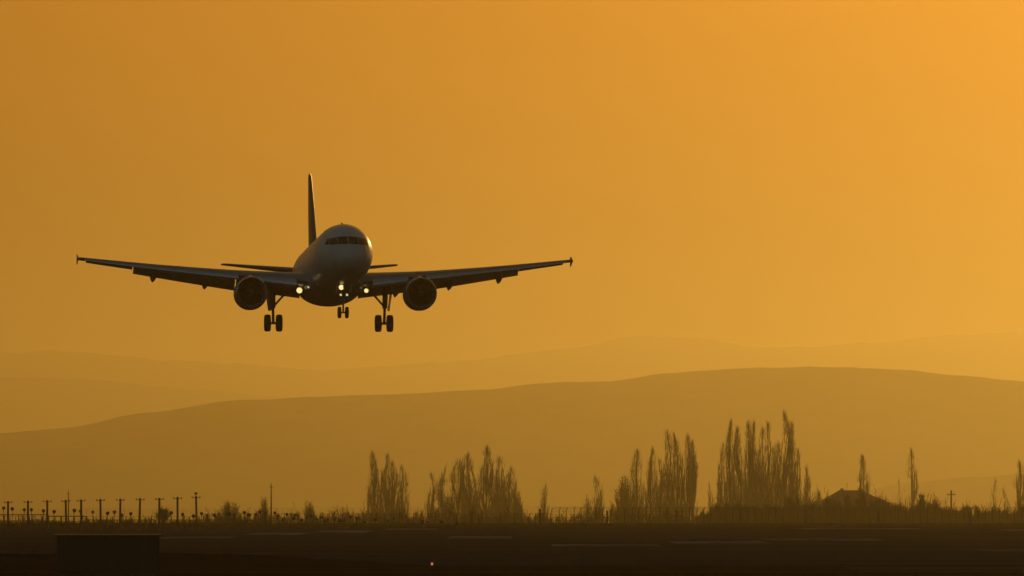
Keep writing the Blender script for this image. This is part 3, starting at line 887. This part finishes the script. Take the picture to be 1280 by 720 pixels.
# ---------------------------------------------------------------- fences, posts and masts
def rail_fence(name, label, x0, x1, y, Y, step_px, extra=0):
    o = thing(name, label, 'fence', (gx(x0, Y), Y, 0)); L = gx(x1, Y) - gx(x0, Y); h = hgt(y, Y)
    b = MB(); b.tube([(0, 0, h), (L, 0, h)], .055, 8)
    b.tube([(0, 0, h * .55), (L, 0, h * .55)], .035, 6); b.build('rail', M['pole'], o, 'auto')
    n = max(2, int((x1 - x0) / step_px))
    for i in range(n + 1):
        b = MB(); b.tube([(L * i / n, 0, 0), (L * i / n, 0, h + .04)], .05, 8); b.build('post', M['pole'], o, 'auto')
rail_fence('pipe_rail_fence', 'low pipe rail at the far left, the highest of three', -30, 59, 643.5, 1000, 15)
rail_fence('pipe_rail_fence', 'low pipe rail between the third and fifth tall poles', 60, 108, 645.3, 985, 14)
rail_fence('pipe_rail_fence', 'long low pipe rail behind the dark equipment cabinet, the lowest of three', 110, 330, 650, 970, 18)

def wire_fence(label, x0, x1, Y, n, h, angled, sag=0):
    o = thing('wire_fence', label, 'fence', (gx(x0, Y), Y, 0)); L = gx(x1, Y) - gx(x0, Y)
    b = MB(); b.tube([(0, 0, 0), (0, 0, h)] + ([(.16, -.15, h + .30)] if angled else []), .052, 6)
    p0 = b.build('post', M['fence'], o, 'auto')
    for i in range(n + 1):
        p = p0 if i == 0 else p0.copy()
        if i: COL.objects.link(p); p.parent = o
        p.location = (L * i / n, 0, 0); p.rotation_euler = (rnd(-.05, .05), rnd(-.06, .06), rnd(-.4, .4)); p.scale = (1, 1, rnd(.9, 1.05))
    b = MB()
    for z in ([.15, .5, .9, 1.3, 1.7, h - .08] if angled else [.3, .7, h - .06]): b.tube([(0, .05, z), (L, .05, z)], .012, 4)
    if angled:
        for q in (.15, .26, .37): b.tube([(q * .53, -q * .5, h + q * .8), (L + q * .53, -q * .5, h + q * .8)], .009, 4)
        for k in range(int(L / .5)):
            b.tube([(k * .5, .05, .05), (k * .5 + .25, .05, h - .08)], .006, 3, False); b.tube([(k * .5 + .25, .05, .05), (k * .5, .05, h - .08)], .006, 3, False)
    b.build('wire_strands', M['fence'], o)
    return o
wire_fence('long security fence with many slim posts bent outward at the top', 690, 1322, 1185, 70, 2.05, True)
wire_fence('wire fence with straight posts below the two left poplar clumps', 256, 688, 1190, 48, 1.5, False)
wire_fence('wire fence with close straight posts behind the tall approach poles', -36, 254, 1030, 36, 1.35, False)

mp_px = [(332, 640, 1075, 'stout dark post under the antenna mast'), (259, 643, 1060, 'stout dark post just right of the row of tall approach poles'), (590, 640, 1110, 'stout dark post in front of the broad poplar clump'),
         (675, 637, 1110, 'stout dark post at the foot of the small lone poplar'), (759, 639, 1110, 'stout dark post left of the dark ragged low tree'), (846, 639, 1110, 'stout dark post below the right half of the clump left of the tallest trees'),
         (925, 638, 1110, 'stout dark post below the left part of the tallest clump'), (1007, 639, 1110, 'stout dark post left of the house'), (1098, 640, 1110, 'stout dark post below the right slope of the house roof'), (1212, 640, 1110, 'stout dark post right of the utility pole')]
for i, (px, y, Y, lb) in enumerate(mp_px):
    h = hgt(y, Y); b = MB(); b.box((0, 0, h / 2), (.20, .20, h)); b.box((0, 0, h + .03), (.26, .26, .06))
    o = b.build('marker_post', M['timber']); o.location = (gx(px, Y), Y, 0); o.rotation_euler = (0, 0, rnd(-.6, .6))
    tag(o, lb, 'post', 'stout dark posts along the fence')

def mast(label, px, top, Y, tipped):
    g0 = plain(Y) - .05; h = hgt(top, Y) - g0; o = thing('antenna_mast', label, 'mast', (gx(px, Y), Y, g0))
    b = MB(); b.tube([(0, 0, 0), (0, 0, h * .7), (0, 0, h)], [.11, .085, .05], 8); b.build('pole', M['fence'], o, 'auto')
    b = MB(); b.tube([(-.28, 0, h * .93), (.28, 0, h * .93)], .03, 6); b.tube([(0, 0, h), (0, 0, h + .35)], .02, 6); b.build('antenna', M['fence'], o)
    if tipped:
        b = MB(); b.lathe([(0, .09), (.22, .09), (.26, .001)], (0, 0, h * .96), 'z', 10); b.build('beacon', M['lamp'], o, 'auto')
mast('thin antenna mast with a small beacon, alone above the low bushes', 339, 606, 1180, True)
mast('thin hazy antenna mast behind the fourth tall approach pole', 85.5, 614, 1500, False)

U0 = plain(1480) - .1; h = hgt(613, 1480) - U0; o = thing('utility_pole', 'wooden utility pole with a crossarm right of the house', 'utility pole', (gx(1189, 1480), 1480, U0))
b = MB(); b.tube([(0, 0, 0), (0, 0, h)], [.17, .12], 8); b.build('pole', M['timber'], o, 'auto')
b = MB(); b.box((0, -.13, h - .75), (1.5, .1, .13)); b.build('crossarm', M['timber'], o)
for x in (-.62, 0, .62):
    b = MB(); b.lathe([(0, .03), (.06, .06), (.14, .05), (.16, .001)], (x, -.13, h - .68), 'z', 8); b.build('insulator', M['lamp'], o, 'auto')

# ---------------------------------------------------------------- house and outbuilding
HY = 2300; s = HY / FPX; G0 = plain(HY) - .1
o = thing('house', 'low house with a broad hipped roof behind the fence', 'house', (gx(1067, HY), HY, G0)); o.rotation_euler = (0, 0, R(6))
zr, ze = hgt(613.5, HY) - G0, hgt(630, HY) - G0; hw_, hd_ = 45 * s, 6.2
b = MB(); b.box((0, 0, (ze - .1) / 2), (hw_ * 1.86, hd_ * 1.86, ze - .1)); b.build('wall', M['plaster'], o)
b = MB(); ra, rb = -19 * s, 10 * s
V = [(-hw_, -hd_, ze - .16), (hw_, -hd_, ze - .16), (hw_, hd_, ze - .16), (-hw_, hd_, ze - .16), (-hw_, -hd_, ze), (hw_, -hd_, ze), (hw_, hd_, ze), (-hw_, hd_, ze), (ra, 0, zr), (rb, 0, zr)]
b.add(V, [(3, 2, 1, 0), (0, 1, 5, 4), (1, 2, 6, 5), (2, 3, 7, 6), (3, 0, 4, 7), (4, 5, 9, 8), (6, 7, 8, 9), (5, 6, 9), (7, 4, 8)])
b.tube([(ra - .1, 0, zr + .02), (rb + .1, 0, zr + .02)], .13, 8)
rf = b.build('roof', M['roof'], o)
b = MB(); b.box((-14 * s, .9, zr + .05), (.8, .6, 1.0)); b.box((-14 * s, .9, zr + .59), (.94, .74, .1)); b.build('chimney', M['plaster'], rf)
for x in (-5, -2, 3.4, 5.6):
    b = MB(); b.box((x, -hd_ * .93 - .02, 1.5), (1.1, .08, 1.15)); w = b.build('window', M['window'], o)
    b = MB(); b.box((x, -hd_ * .93 - .08, .87), (1.3, .2, .08)); b.build('sill', M['concrete'], w)
b = MB(); b.box((.9, -hd_ * .93 - .02, 1.05), (.95, .09, 2.1)); d = b.build('door', M['timber'], o)
b = MB(); b.box((1.25, -hd_ * .93 - .10, 1.05), (.12, .06, .04)); b.build('handle', M['lip'], d)


# ---------------------------------------------------------------- near the camera: cabinet and lights
CY = 352; w_ = gx(200, CY) - gx(67, CY); zt = hgt(668, CY)
o = thing('equipment_cabinet', 'long dark windowless equipment cabinet at the bottom left beside the runway', 'cabinet', (gx(133.5, CY), CY + .9, 0)); o.rotation_euler = (0, 0, R(3.2))
b = MB(); b.box((0, 0, .06), (w_ - .3, 1.5, .12)); b.build('plinth', M['hut'], o)
b = MB(); b.box((0, 0, .12 + (zt - .20) / 2), (w_ - .14, 1.66, zt - .20)); body = b.build('body', M['hut'], o)
md = body.modifiers.new('bevel', 'BEVEL'); md.width = .012; md.segments = 2
b = MB(); b.loft([[Vector((x, y, z)) for y, z in ((-.90, zt - .075), (.90, zt - .075), (.90, zt - .02), (0, zt + .02), (-.90, zt - .02))] for x in (-w_ / 2, w_ / 2)]); b.build('roof', M['hut'], o)
nd = 4
for i in range(nd):
    dw = (w_ - .3) / nd; x = -(w_ - .3) / 2 + dw * (i + .5)
    b = MB(); b.box((x, -.842, .12 + (zt - .2) * .5), (dw - .03, .02, zt - .32)); d = b.build('door', M['hut'], o)
    b = MB(); b.box((x + dw * .4, -.866, .85), (.03, .03, .16)); b.build('handle', M['hut'], d)
    b = MB()
    for k in range(5): b.box((x, -.858, .32 + k * .05), (dw * .5, .018, .018))
    b.build('vent', M['hut'], d)

def ground_light(name, label, px, y, lens, lit):
    Y = CAMH * FPX / (y + 1.5 - 628); z0 = 0
    o = thing(name, label, 'runway light')
    if not lit: z0 = BANK(gx(px, Y), Y) - .02
    o.location = (gx(px, Y), Y, z0)
    b = MB(); b.lathe([(0, .13), (.02, .13), (.03, .06), (.12, .05)], (0, 0, 0), 'z', 16, True); b.build('base', M['concrete'], o, 'auto')
    b = MB(); b.lathe([(.12, .04), (.14, .055), (.19, .055), (.23, .04), (.245, .001)], (0, 0, 0), 'z', 16); b.build('lens', lens, o, 'auto')
    return o
def BANK(x, y):
    px = 640 + x / 390 * FPX
    if not 368 < y < 404: return 0
    return .012 + (.62 * max(0, min(1, (540 - px) / 260)) ** .8 + .06) * math.sin(math.pi * (y - 368) / 36) ** 1.3
g = ground_light('runway_light', 'small glowing reddish runway light low at the bottom of the view', 540, 708, M['red'], True)
b = MB(); b.lathe([(.15, .012), (.185, .012), (.19, .001)], (0, -.05, 0), 'z', 10); b.build('filament_glow', M['small'], g, 'auto')
o = ground_light('runway_marker', 'small unlit pale runway marker on the dark grass bank', 284, 697, M['sign'], False)
o.location = (gx(284, 388), 388, hgt(700.5, 388))

o = thing('marker_board', 'small pale board tilted on a stake in the scrub right of the second tall pole', 'sign', (gx(46, 940), 940, 0)); h = hgt(650, 940)
b = MB(); b.tube([(0, 0, 0), (0, 0, h)], .03, 6); b.build('stake', M['timber'], o)
b = MB(); b.box((0, -.05, h), (.42, .03, .20), Matrix.Rotation(R(-22), 3, 'Y')); b.build('board', M['sign'], o)
